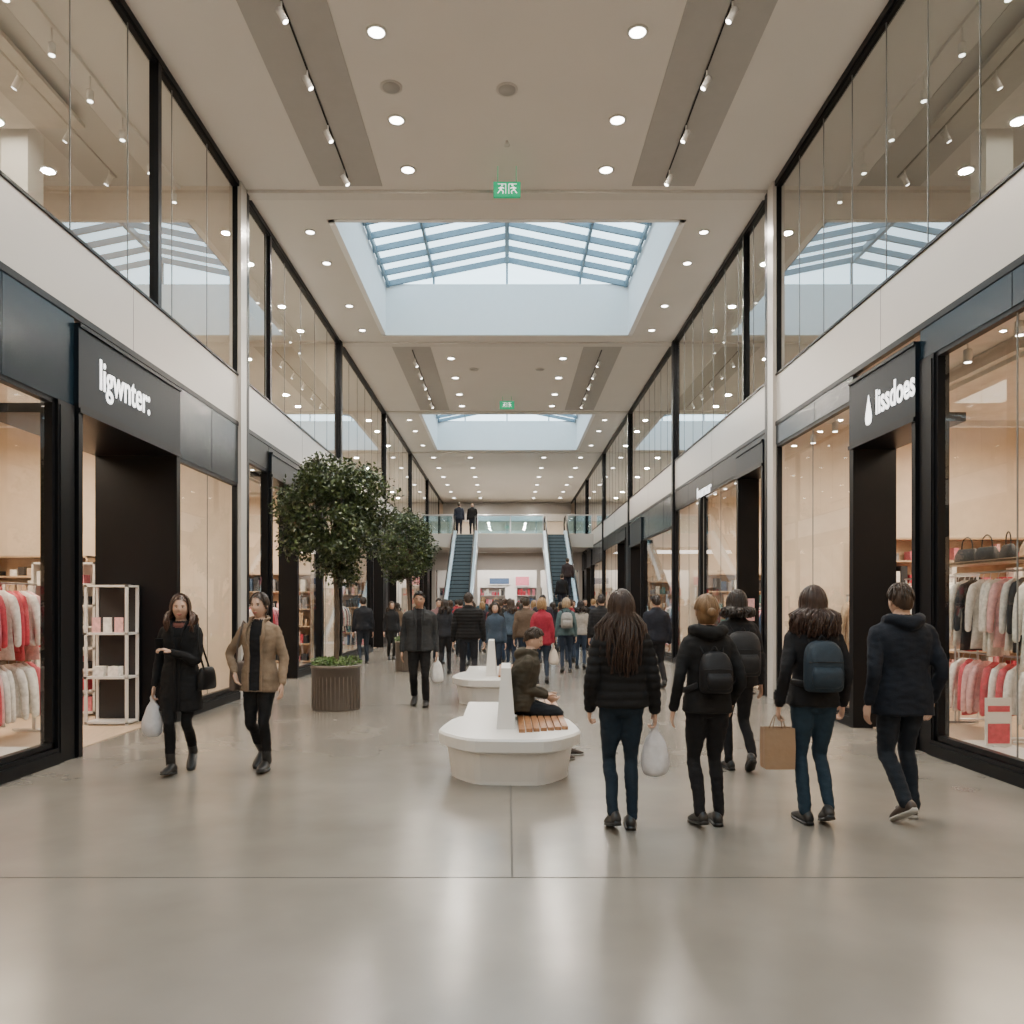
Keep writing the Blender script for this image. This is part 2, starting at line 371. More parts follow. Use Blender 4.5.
rack('clothes_rack',-5.5,6.4,8.1,1.75,[0,3,6,1,8,4],.9,.2,-.5,(.12,.2))
m=MB()
x0,x1,y0,y1=-5.55,-4.98,10.45,10.78
for x in (x0,x1-.035):
    for y in (y0,y1-.03): m.box(x,x+.035,y,y+.03,0.012,1.86,0)
for z in (.03,.62,1.2,1.83): m.box(x0,x1,y0,y1,z,z+.028,0)
m.box(x0+.03,x1-.03,y1-.012,y1,.03,1.83,3)
for i in range(3): m.box(x0+.07+.15*i,x0+.18+.15*i,y0+.06,y0+.08,1.23,1.43,1+i%2)
for i in range(2): m.box(x0+.08+.2*i,x0+.22+.2*i,y0+.06,y0+.2,.65,.78,2)
m.obj('magazine_shelf',[M_CORIAN,M_ITEM[6],M_ITEM[1],mat('black_backing',(.02,.02,.022),.6)])
m=MB(); m.box(-5.9,-4.72,5.9,7.9,.012,.16,0); m.box(-5.92,-4.7,5.88,7.92,.16,.19,0); m.obj('display_plinth',[M_CORIAN])
for s in (-1,1):
    for bi in (3,4,5):
        y0,y1=BAYS[bi],BAYS[bi+1]
        a,b=sorted((s*9.05,s*9.45)); shelf('stocked_shelf',a,b,y0+.3,y1-.3,.05,2.5,5,'x-' if s>0 else 'x+')
        a,b=sorted((s*5.2,s*8.9)); shelf('stocked_shelf',a,b,y1-.5,y1-.12,.05,2.4,5,'y-')
        rack('clothes_rack',s*5.6,y0+3,y0+5.5,1.6,[0,1,2,4,8,3],.85)
for s in (-1,1):
    for (ya,yb) in ((6.2,9.4),(10.8,13.0),(15,20)):
        a,b=sorted((s*8.9,s*9.4)); shelf('stocked_shelf',a,b,ya,yb,5.32,7.9,5,'x-' if s>0 else 'x+',cols=[7,1,5,8,2,1,3],dens=.8)
    for y in (8.6,12.0,17.5):
        m=MB(); m.box(s*7.1,s*7.5,y-.2,y+.2,5.3,HC,0); m.box(s*7.07,s*7.53,y-.23,y+.23,5.3,5.45,0); m.obj('column',[M_CEIL])
    rack('clothes_rack',s*6.2,10.9,13.0,6.9,[0,3,1,7],.9,5.3)
shelf('stocked_shelf',-5.9,-5.4,6.6,7.5,5.32,7.0,4,'x+',frame=M_ITEM[2],cols=[7,2,1,7])
m=MB(); m.box(-6.4,-6.36,8.6,9.1,5.5,7.0,0); m.box(-6.36,-6.355,8.65,9.05,5.6,6.9,1); m.obj('fashion_poster',[M_BLACK,M_ITEM[0]])
for (a,b) in ((5.95,13.6),(22.1,29.4)):
    for s in (-1,1):
        m=MB(); m.box(s*2.13,s*3.2,a,b,HC-.012,HC+.01,0); m.obj(tn(),[M_STRIP])
        m=MB(); xc=s*2.66; m.box(xc-.009,xc+.009,a+.3,b-.3,HC-.035,HC-.012,0)
        y=a+1.0
        while y<b-.3:
            m.cyl(xc,y,HC-.12,HC-.035,.010,.010,8,1)
            M=Matrix.Translation((xc,y,HC-.19))@Matrix.Rotation(.5*s,4,'Y')
            m.cyl(0,0,-.10,.07,.042,.042,16,1,True,M); m.cyl(0,0,-.103,-.10,.032,.032,12,2,True,M)
            y+=1.22
        m.obj('track_spotlights',[M_BLACK,M_CEIL,M_LEDW])
def downlight(x,y,p,r=.12):
    m=MB(); n=24
    m.loft([[(r0*math.cos(2*math.pi*j/n),r0*math.sin(2*math.pi*j/n),z) for j in range(n)] for r0,z in((r+.03,0),(r+.03,-.015),(r,-.015),(r,-.006))],0)
    m.cyl(0,0,-.012,-.004,r*.97,r*.97,n,1)
    o=m.obj('downlight',[M_WHITE,M_LEDW]); o.location=(x,y,HC)
    if p: area('downlight_lamp',(0,0,-.03),r*1.9,p,(1,.905,.78),shape='DISK',parent=o)
PD=108
for y in (6.6,8.2,9.94,11.75,13.1):
    for x in (-1.63,1.63): downlight(x,y,PD,.105)
for y in (15.3,16.7,19.1,20.8):
    for x in (-3.78,3.78): downlight(x,y,PD*.55,.08)
for y in (23.2,25.2,27.2,28.8):
    for x in (-1.63,1.63,): downlight(x,y,PD,.10)
for y in (31,33,36):
    for x in (-3.8,3.8): downlight(x,y,PD*.6,.09)
for y in (39,42,45,48,51,54):
    for x in (-3.6,-1.8,1.8,3.6): downlight(x,y,PD*.9 if abs(x)<2 else 0,.11)
for y in (-8,-5,-3): 
    for x in (-1.63,1.63): downlight(x,y,PD)
for x,y in ((-1.6,11.0),(0,11.05),(-1.0,24.3),(1.0,24.3)):
    m=MB(); m.cyl(0,0,-.012,0,.15,.15,28,0); m.cyl(0,0,-.02,-.012,.12,.12,28,1); o=m.obj('ceiling_speaker',[M_WHITE,M_STRIP]); o.location=(x,y,HC)
m=MB(); m.cyl(0,0,-.06,0,.03,.02,12,0); m.cyl(0,0,-.065,-.06,.05,.05,12,0); o=m.obj('smoke_detector',[M_WHITE]); o.location=(0,12.3,HC)
def exitsign(y,z,w=.44,h=.24):
    m=MB(); m.box(-w/2,w/2,-.03,.03,-h/2,h/2,0); m.box(-w/2+.01,w/2-.01,-.035,-.03,-h/2+.01,h/2-.01,1)
    for x in (-.15,.15): m.box(x-.006,x+.006,-.006,.006,h/2,HC-z,0)
    def st(a,b,t=.014):
        a=V((a[0],a[1]));b=V((b[0],b[1]));d=(b-a).normalized();n_=V((-d.y,d.x))*t/2
        q=[a-n_,b-n_,b+n_,a+n_]; m.add([(p.x,-.039,p.y) for p in q],[(0,1,2,3)],2)
    for ox,k in ((-.09,1),(.10,-1)):
        st((ox,.03),(ox-.015*k,-.01),.026); st((ox,.025),(ox+.045*k,.01)); st((ox,.03),(ox-.05*k,.01)); st((ox-.015*k,-.01),(ox+.03*k,-.04)); st((ox+.03*k,-.04),(ox+.02*k,-.08)); st((ox-.015*k,-.01),(ox-.06*k,-.07))
        m.ell((ox+.012*k,-.036,.06),(.015,.004,.015),2,10,6)
        st((ox+.07*k,-.08),(ox+.07*k,.08),.01); st((ox+.07*k,.08),(ox-.06*k,.08),.01)
    o=m.obj('exit_sign',[M_GREEN,M_GREEN,M_EXITW]); o.location=(0.0,y,z)
exitsign(13.0,8.36); exitsign(27.5,8.45,.5,.27)
def text(name,body,mt,origin,xd,width,height,size=.4,bold=.008):
    c=bpy.data.curves.new(name,'FONT'); c.body=body; c.size=size; c.extrude=.003; c.offset=bold; c.align_x='CENTER'; c.align_y='CENTER'
    o=bpy.data.objects.new(name,c); COL.objects.link(o); c.materials.append(mt)
    bpy.context.view_layer.update()
    d=o.dimensions; sx=width/max(d.x,.01); sy=height/max(d.y,.01)
    X=V(xd);Y=V((0,0,1));Z=X.cross(Y)
    M=Matrix((X,Y,Z)).transposed().to_4x4(); o.matrix_world=Matrix.Translation(origin)@M@Matrix.Diagonal((sx,sy,1,1))
    return o
text('shop_sign_lettering','ligwnter:',M_LETTER,(-XW+.068,9.38,4.12),(0,1,0),1.22,.44,bold=.005)
text('shop_sign_lettering','lissdoes',M_LETTER,(XW-.068,9.22,4.04),(0,-1,0),.92,.30,bold=.007)
text('shop_sign_lettering','humur',M_LETTER,(XW-.03,18.3,4.2),(0,-1,0),1.3,.25,bold=.006)
m=MB(); m.srings([(0,0,-.17,.02,.003),(0,0,-.15,.07,.003),(0,0,-.08,.09,.003),(0,0,.0,.07,.003),(0,0,.12,.03,.003),(0,0,.2,.004,.003)],20,2,0,None,3)
o=m.obj('drop_logo',[M_LETTER]); o.location=(XW-.066,9.88,4.0); o.rotation_euler=(0,0,math.pi/2)
m=MB(); m.box(4.12,4.46,14.25,14.27,.95,1.75,0); m.box(4.15,4.43,14.245,14.25,1.3,1.7,1); m.box(4.17,4.41,14.24,14.245,1.05,1.2,2); m.tube([(4.29,14.27,.02),(4.29,14.27,1.0)],[.015,.015],8,0); m.cyl(4.29,14.27,0,.02,.16,.16,20,0); m.obj('poster_stand',[M_BLACK,M_ITEM[6],M_ITEM[1]])
# ------------------------------------------------------------------ far end
m=MB()
m.box(-XW,XW,42,56.6,4.68,5.2,0); m.box(-XW,XW,41.9,42,4.55,5.25,0); m.obj('upper_bridge',[M_BULK])
m=MB(); m.box(-9.7,9.7,56.8,57,0,HC,0); m.box(-XW,XW,56.6,56.8,7.6,HC-.01,1); m.obj('wall_end',[M_SHOPW,M_BULK])
m=MB(); m.box(-XW,XW,54.6,54.7,5.2,7.6,1); 
for x in (-3.9,-2,0,2,3.9): m.box(x-.05,x+.05,54.5,54.6,5.2,7.6,0)
m.box(-XW,XW,54.45,54.7,7.2,7.7,0); m.obj('wall_upper_shopfront',[M_BULK,M_SHOPW])
m=MB()
for a,b in ((-XW+.1,-2.85),(-1.55,1.9),(3.2,XW-.1)):
    m.box(a,b,41.95,41.97,5.28,6.2,1); m.tube([(a,41.96,6.25),(b,41.96,6.25)],[.035,.035],8,0)
    n=max(1,int((b-a)/1.2))
    for i in range(n+1): x=a+(b-a)*i/n; m.box(x-.02,x+.02,41.92,41.95,5.2,6.22,0)
m.obj('glass_railing',[M_STEEL,M_ESCG])
m=MB()
m.box(-XW,XW,52,52.2,0,4.6,0)
for x in (-4.4,-1.9,1.9,4.4): m.box(x-.12,x+.12,47.8,48.1,0,4.66,1)
m.box(-XW,XW,47.9,48.1,3.6,4.66,1); m.obj('wall_end_shopfront',[M_WHITE,M_BULK])
area('end_shop_light',(0,49.9,4.5),6,560,(1,.93,.86),shape='RECTANGLE',sy=3)
area('under_bridge_light',(0,45,4.5),6,220,(1,.92,.84),shape='RECTANGLE',sy=3)
for x in (-4.2,-1.7,.6,2.6): shelf('stocked_shelf',x,x+1.6,49.5,49.9,0.01,2.6,5,'y-',frame=M_CORIAN,cols=[0,3,6,1,8,0,4,2])
m=MB()
for x,w_,z0,z1,c in ((-3.2,.5,2.75,3.4,1),(-.5,.7,2.8,3.3,2),(1.0,.5,2.7,3.4,1),(3.1,.6,2.8,3.3,2)):
    m.box(x-w_,x+w_,51.9,51.95,z0,z1,0); m.box(x-w_+.06,x+w_-.06,51.89,51.9,z0+.06,z1-.06,c)
m.obj('shop_posters',[M_CORIAN,M_ITEM[3],M_ITEM[4]])
M_STEP=mat('escalator_step',(.08,.11,.13),.45,metal=.5)
M_SKIRT=mat('escalator_skirt',(.60,.72,.82),.3,metal=.2)
def escalator(xc):
    m=MB(); y0,y1,H=33.,42.,5.2; N=27
    for i in range(N):
        ya=y0+(y1-y0)*i/N; za=H*(i+1)/N; m.box(xc-.44,xc+.44,ya,y1+.0 if i==N-1 else ya+(y1-y0)/N+.02,za-.28,za,0)
        m.box(xc-.44,xc+.44,ya-.004,ya+.012,za-.03,za+.001,3)
    m.box(xc-.5,xc+.5,y0-1.6,y0,.0,.02,1)
    def prism(xa,xb,a,b,mi):
        P=[(y0-1.2,0),(y0,0),(y1,H),(y1+.8,H)]
        for (ya,za),(yb,zb) in zip(P[:-1],P[1:]):
            v=[]
            for x in (xa,xb):
                v+=[(x,ya,max(za+a,0.0)),(x,yb,max(zb+a,0.0)),(x,yb,zb+b),(x,ya,za+b)]
            m.add(v,[(0,1,2,3),(7,6,5,4),(0,4,5,1),(1,5,6,2),(2,6,7,3),(3,7,4,0)],mi)
    for s in (-1,1):
        prism(xc+s*.46,xc+s*.66,-.75,.24,1)
        prism(xc+s*.535,xc+s*.545,.22,.98,2)
        m.tube([(xc+s*.54,y0-1.2,.35),(xc+s*.54,y0-1.45,.65),(xc+s*.54,y0-1.2,1.0),(xc+s*.54,y0,1.0),(xc+s*.54,y1,H+1.0),(xc+s*.54,y1+.8,H+1.0),(xc+s*.54,y1+1.05,H+.65),(xc+s*.54,y1+.8,H+.3)],[.04]*8,8,3,1,None,(1,0,0))
    prism(xc-.46,xc+.46,-.75,-.35,1)
    m.obj('escalator',[M_STEP,M_SKIRT,M_ESCG,M_BLACK])
escalator(-2.2); escalator(2.55)
def tree(x,y,zc,rx,rz,pr,ph,nleaf,seed):
    rr=random.Random(seed); m=MB(); n=36
    m.loft([[(r*math.cos(2*math.pi*j/n),r*math.sin(2*math.pi*j/n),z) for j in range(n)] for z,r in((0,pr*.93),(.02,pr*.95),(ph-.05,pr),(ph-.05,pr*1.03),(ph,pr*1.03),(ph,pr*.92),(ph-.06,pr*.92))],1)
    m.f.pop();m.m.pop();m.s.pop()
    for j in range(n):
        a=2*math.pi*j/n; M=Matrix.Rotation(a,4,'Z'); m.box(pr*.955,pr*.990,-.005,.005,.02,ph-.05,1,M)
    m.cyl(0,0,ph-.12,ph-.06,pr*.92,pr*.92,n,2)
    m.tube([(0,0,ph-.1),(.02,.01,(ph+zc)/2-.3),(-.02,0,zc-rz*.75),(0,0,zc)],[.045,.038,.034,.02],10,0,4)
    for i in range(16):
        a=rr.uniform(0,6.28); e=rr.uniform(-.3,1.2); z0=zc-rz*.8+rr.uniform(0,rz*.9)
        d=V((math.cos(a)*math.cos(e)*rx,math.sin(a)*math.cos(e)*rx,math.sin(e)*rz))*.75
        m.tube([(0,0,z0),(d.x*.4,d.y*.4,z0+.2),(d.x,d.y,zc+d.z)],[.018,.012,.004],5,0,3)
    clumps=[]
    for i in range(130):
        d=V((rr.gauss(0,1),rr.gauss(0,1),rr.gauss(0,1))).normalized(); f=rr.uniform(.35,.88)**.6
        clumps.append((V((d.x*rx*f,d.y*rx*f,zc+d.z*rz*f)),rr.uniform(.15,.25)*rx/.85))
    for i in range(nleaf):
        c,cr=rr.choice(clumps); d=V((rr.gauss(0,1),rr.gauss(0,1),rr.gauss(0,1)))
        p=c+d.normalized()*cr*rr.random()**.5
        up=V((rr.gauss(0,1),rr.gauss(0,1),rr.gauss(-.3,.8))).normalized(); sd=up.orthogonal().normalized(); sd.rotate(Matrix.Rotation(rr.uniform(0,6.28),3,up))
        L=rr.uniform(.05,.085); w=L*.28
        nn=up.cross(sd)*.25*w
        m.add([p,p+up*L*.5+sd*w+nn,p+up*L,p+up*L*.5-sd*w],[(0,1,2),(0,2,3)],3+rr.choice([0,0,1,1,2]))
    for i in range(700):
        a=rr.uniform(0,6.28); q=pr*.95*rr.random()**.5; p=V((math.cos(a)*q,math.sin(a)*q,ph-.05+rr.uniform(0,.13)))
        up=V((rr.gauss(0,1)+math.cos(a)*.5,rr.gauss(0,1)+math.sin(a)*.5,rr.uniform(.2,1.5))).normalized(); sd=up.orthogonal().normalized()
        L=.07; w=.014; m.add([p,p+up*L*.5+sd*w,p+up*L,p+up*L*.5-sd*w],[(0,1,2,3)],3+rr.choice([1,3,3]))
    o=m.obj('potted_ficus_tree',[M_BARK,M_PLANT,M_SOIL]+M_LEAF); o.location=(x,y,0); return o
tree(-2.62,12.2,2.93,.92,1.0,.37,.68,18000,1)
tree(-2.35,19.0,2.90,.68,.98,.31,.72,10000,2)
def bench(x,y,name='bench'):
    m=MB()
    slab=[(-.66,.5),(-.34,0.02),(.38,-.02),(.70,.45),(.60,1.5),(-.52,1.5)]
    for _ in range(2):   # round the corners
        o=[]
        for i in range(len(slab)):
            a=slab[i];b=slab[(i+1)%len(slab)]; k=.14 if _==0 else .25
            o.append((a[0]+(b[0]-a[0])*k,a[1]+(b[1]-a[1])*k)); o.append((b[0]+(a[0]-b[0])*k,b[1]+(a[1]-b[1])*k))
        slab=o
    def poly(k,z,cx=0.02,cy=.75): return [(cx+(a-cx)*k,cy+(b-cy)*k,z) for a,b in slab]
    m.loft([poly(.84,0),poly(.84,.03),poly(.90,.27),poly(.90,.30)],0,False)
    m.loft([poly(.97,.30),poly(1.01,.315),poly(1.02,.41),poly(1.00,.43)],0,False)
    m.box(-.42,.5,1.40,2.6,0,.30,0); m.box(-.46,.56,1.40,2.65,.30,.428,0)
    for i in range(7):
        xa=.11+i*.068; m.box(xa,xa+.056,.35+i*.03,2.6,.43,.462,1)
    m.loft([[(-.10,.55,.425),(.08,.55,.425),(.08,1.35,.425),(-.10,1.35,.425)],[(-.055,.62,1.0),(.035,.62,1.0),(.035,1.3,1.0),(-.055,1.3,1.0)]],0,False)
    o=m.obj(name,[M_CORIAN,M_WOOD]); o.location=(x,y,0)
bench(0.0,6.95); bench(-.25,12.4)
# ------------------------------------------------------------------ people
FM={}
def fab(c,rough=.85,nm='fabric'):
    k=(c,rough,nm)
    if k not in FM: FM[k]=mat(nm,c,rough,spec=.25,bump=(90,.25),var=.12,vs=25)
    return FM[k]
SK=[mat('skin_light',(.50,.32,.235),.5,var=.04),mat('skin_medium',(.36,.21,.14),.5,var=.04),mat('skin_dark',(.18,.095,.06),.5,var=.04)]
def hairm(c): 
    k=('h',c)
    if k not in FM: FM[k]=mat('hair',c,.45,spec=.35,var=.35,vs=30,aniso=(1,1,.15),bump=(60,.5))
    return FM[k]
M_EYEW=mat('eye_white',(.55,.53,.50),.3); M_DARK=mat('eye_dark',(.015,.01,.008),.2); M_LIP=mat('lips',(.36,.13,.11),.45)
M_SHOE=mat('shoe_black',(.012,.012,.013),.4); M_SOLE=mat('shoe_sole',(.35,.34,.32),.6); M_SHOEB=mat('shoe_brown',(.05,.035,.028),.5)
def ik(a,c,l1,l2,pole):
    d=c-a; L=min(d.length,(l1+l2)*.998); dn=d.normalized(); c=a+dn*L
    x=(l1*l1-l2*l2+L*L)/(2*L); h=math.sqrt(max(l1*l1-x*x,0)); p=pole-dn*pole.dot(dn); p.normalize()
    return a+dn*x+p*h,c
def ss(a,b,x): t=min(1,max(0,(x-a)/(b-a))); return t*t*(3-2*t)
def head(mb,M,lod,sk=2,fem=True):
    nu,nv=((44,34) if lod==0 else (18,14)); v=[];f=[]
    E=math.exp
    for i in range(nv+1):
        t=math.pi*i/nv
        for j in range(nu):
            u=2*math.pi*j/nu; ph=u-.45*math.sin(u) if lod==0 else u
            dx,dy,dz=math.sin(t)*math.sin(ph),-math.sin(t)*math.cos(ph),math.cos(t)
            x,y,z=.074*dx,.097*dy,.118*dz
            if z<0:
                q=-z/.118; x*=1-(.30 if fem else .22)*q**1.4+.12*q; y*= (1-.06*q) if dy<0 else (1-.40*q)
            if dy<0:
                fr=ss(0,.5,-dy)
                noz=(ss(.022,-.026,z) if z>-.026 else ss(-.042,-.028,z))
                y-=fr*.022*E(-(x/(.0095+.004*noz))**2)*noz
                y+=fr*.009*E(-((abs(x)-.030)/.014)**2-((z-.006)/.011)**2)
                y-=fr*.003*E(-((z-.026)/.01)**2-(x/.05)**2)
                y-=fr*.007*E(-(x/.024)**2-((z+.062)/.012)**2)
                y-=fr*.008*E(-(x/.024)**2-((z+.100)/.016)**2)
                y-=fr*.004*E(-((abs(x)-.038)/.018)**2-((z+.028)/.02)**2)
            v.append((x,y,z))
    for i in range(nv):
        for j in range(nu):
            k=(j+1)%nu; f.append((i*nu+j,(i+1)*nu+j,(i+1)*nu+k,i*nu+k))
    mb.add(v,f,sk,True,M)
    for s in (-1,1):
        mb.ell((s*.074,.006,-.004),(.008,.019,.031),sk,10,8,M)
        mb.ell((s*.030,-.0755,.006),(.0125,.0105,.0070),5,10,8,M)
        mb.ell((s*.030,-.0840,.006),(.0052,.0040,.0052),6,8,6,M)
        mb.tube([(s*.014,-.0925,.021),(s*.030,-.091,.026),(s*.047,-.080,.021)],[.0020,.0026,.0014],6,3,3,M)
        mb.tube([(s*.018,-.0845,.0115),(s*.030,-.0875,.0140),(s*.043,-.079,.0105)],[.0012,.0016,.0012],5,6,3,M)
    mb.tube([(-.024,-.086,-.061),(-.010,-.0985,-.0585),(0,-.1005,-.0595),(.010,-.0985,-.0585),(.024,-.086,-.061)],[.002,.0045,.004,.0045,.002],8,7,3,M)
    mb.tube([(-.020,-.088,-.064),(0,-.099,-.068),(.020,-.088,-.064)],[.002,.0055,.002],8,7,4,M)
def hair(mb,M,kind,L,N,rr,mi=3,hw=.13,lod=0):
    ex,ey,ez=.082,.105,.128
    nu,nv=(56,48) if lod==0 else (28,20); v=[];f=[]
    for i in range(nv+1):
        t=math.pi*i/nv
        for j in range(nu):
            ph=2*math.pi*j/nu; dx,dy,dz=math.sin(t)*math.cos(ph),math.sin(t)*math.sin(ph),math.cos(t)
            k=1+.02*noise.noise(V((dx*4,dy*4,dz*4+L*3)))
            v.append((ex*dx*k,ey*dy*k+.004,ez*dz*k+.002))
    for i in range(nv):
        for j in range(nu):
            kx=(j+1)%nu; q=(i*nu+j,(i+1)*nu+j,(i+1)*nu+kx,i*nu+kx)
            c=sum((V(v[a]) for a in q),V())/4
            if c.y<0:
                hl=.083-.075*min(1,(abs(c.x)/.080))**2.4 - max(0,(c.y+.06))*1.0
                if kind=='short': keep=c.z>max(hl,.035 if c.y<-.02 else .02)
                else: keep=c.z>max(hl,-.03)
            elif kind=='short': keep=(c.z>.02-c.y*.9) and c.z>-.06
            else: keep=c.z>-.09
            if keep: f.append(q)
    mb.add(v,f,mi,True,M)
    for n in range(N):
        if kind=='short':
            a=rr.uniform(-math.pi,math.pi); t0=rr.uniform(.05,1.1)
            fr=math.cos(a)<-.4
            t1=min(t0+rr.uniform(.3,.6),(.92 if fr else (1.95 if math.cos(a)>0 else 1.35)))
            if t1<=t0: continue
            pts=[]
            for k in range(5):
                t=t0+(t1-t0)*k/4; rj=1.03+.05*math.sin(math.pi*k/4)
                pts.append((ex*math.sin(t)*math.sin(a)*rj,ey*math.sin(t)*math.cos(a)*rj,ez*math.cos(t)*rj))
            mb.tube(pts,[.006,.009,.009,.007,.003],5,mi,1,M); continue
        a=rr.uniform(-1.95,1.95)
        pts=[];rad=[]; rj=rr.uniform(1.0,1.12); t0=rr.uniform(.05,.5); te=1.75
        if kind=='tied': te=1.35; rj=rr.uniform(.99,1.06)
        for k in range(6):
            t=t0+(te-t0)*k/5
            pts.append([ex*math.sin(t)*math.sin(a)*rj,ey*math.sin(t)*math.cos(a)*rj,ez*math.cos(t)*rj]); rad.append((.006+.006*min(k,2)/2))
        if kind=='tied':
            for k in range(1,4):
                q=k/3; p=pts[5]; pts.append([p[0]*(1-q),p[1]*(1-q)+.115*q,p[2]*(1-q)-.03*math.sin(q*3)]); rad.append(.008)
        else:
            p=pts[-1]; Ln=L*rr.uniform(.75,1.05); m_=7; w=rr.uniform(0,6.28); am=rr.uniform(.006,.016)
            front=math.cos(a)<-.12
            if kind=='long':
                tx=(hw*math.sin(a)+rr.uniform(-.03,.03)); ty=(.160*max(math.cos(a),.3)+rr.uniform(-.01,.02))
                if front: tx=math.copysign(rr.uniform(.095,.125),math.sin(a)); ty=-.115+rr.uniform(-.02,.01)
            else: tx,ty=p[0]*1.0,p[1]*1.02; am*=.4
            for k in range(1,m_+1):
                q=k/m_; e=ss(0,.5,q) if not front else ss(.1,.6,q)
                ex_=ss(0,.3,q)
                pts.append([p[0]+(tx-p[0])*ex_+am*math.sin(w+q*9)*.8,p[1]+(ty-p[1])*e+am*math.cos(w+q*8)*.6,p[2]-Ln*q]); rad.append(.0135*(1-.6*q))
        mb.tube(pts,rad,5,mi,1,M)
    if kind=='tied': mb.ell((0,.125,.0),(.035,.03,.035),mi,12,8,M)
def hand(mb,w,d,inn,fwd,s,curl,n,mi=2):
    d=d.normalized(); t=(fwd-d*fwd.dot(d)).normalized(); nn=d.cross(t); 
    if nn.dot(inn)<0: nn=-nn
    r=tuple(nn)
    mb.tube([w-d*.03*s,w+d*.015*s,w+d*.055*s,w+d*.088*s],[(.023*s,.018*s),(.026*s,.016*s),(.038*s,.015*s),(.038*s,.012*s)],10,mi,2,None,r)
    for i,(off,L) in enumerate(((.029,.068),(.010,.076),(-.009,.071),(-.027,.056))):
        p=w+d*.085*s+t*off*s; pts=[p]; c=curl*.5
        for k,fr in enumerate((.45,.32,.23)):
            dirv=d*math.cos(c)+nn*math.sin(c)+t*(off*1.2); p=p+dirv.normalized()*L*s*fr; pts.append(p); c+=curl
        mb.tube([w+d*.07*s+t*off*.95*s]+pts,[.0095*s,.0092*s,.0085*s,.0078*s,.0062*s],n,mi,1,None,r)
    p=w+d*.025*s+t*.022*s; q=p+(d*.7+t*.75+nn*.15).normalized()*.035*s; u=q+(d*.95+t*.3+nn*.3*curl).normalized()*.032*s
    mb.tube([p,q,u],[.012*s,.0105*s,.008*s],n,mi,2,None,r)
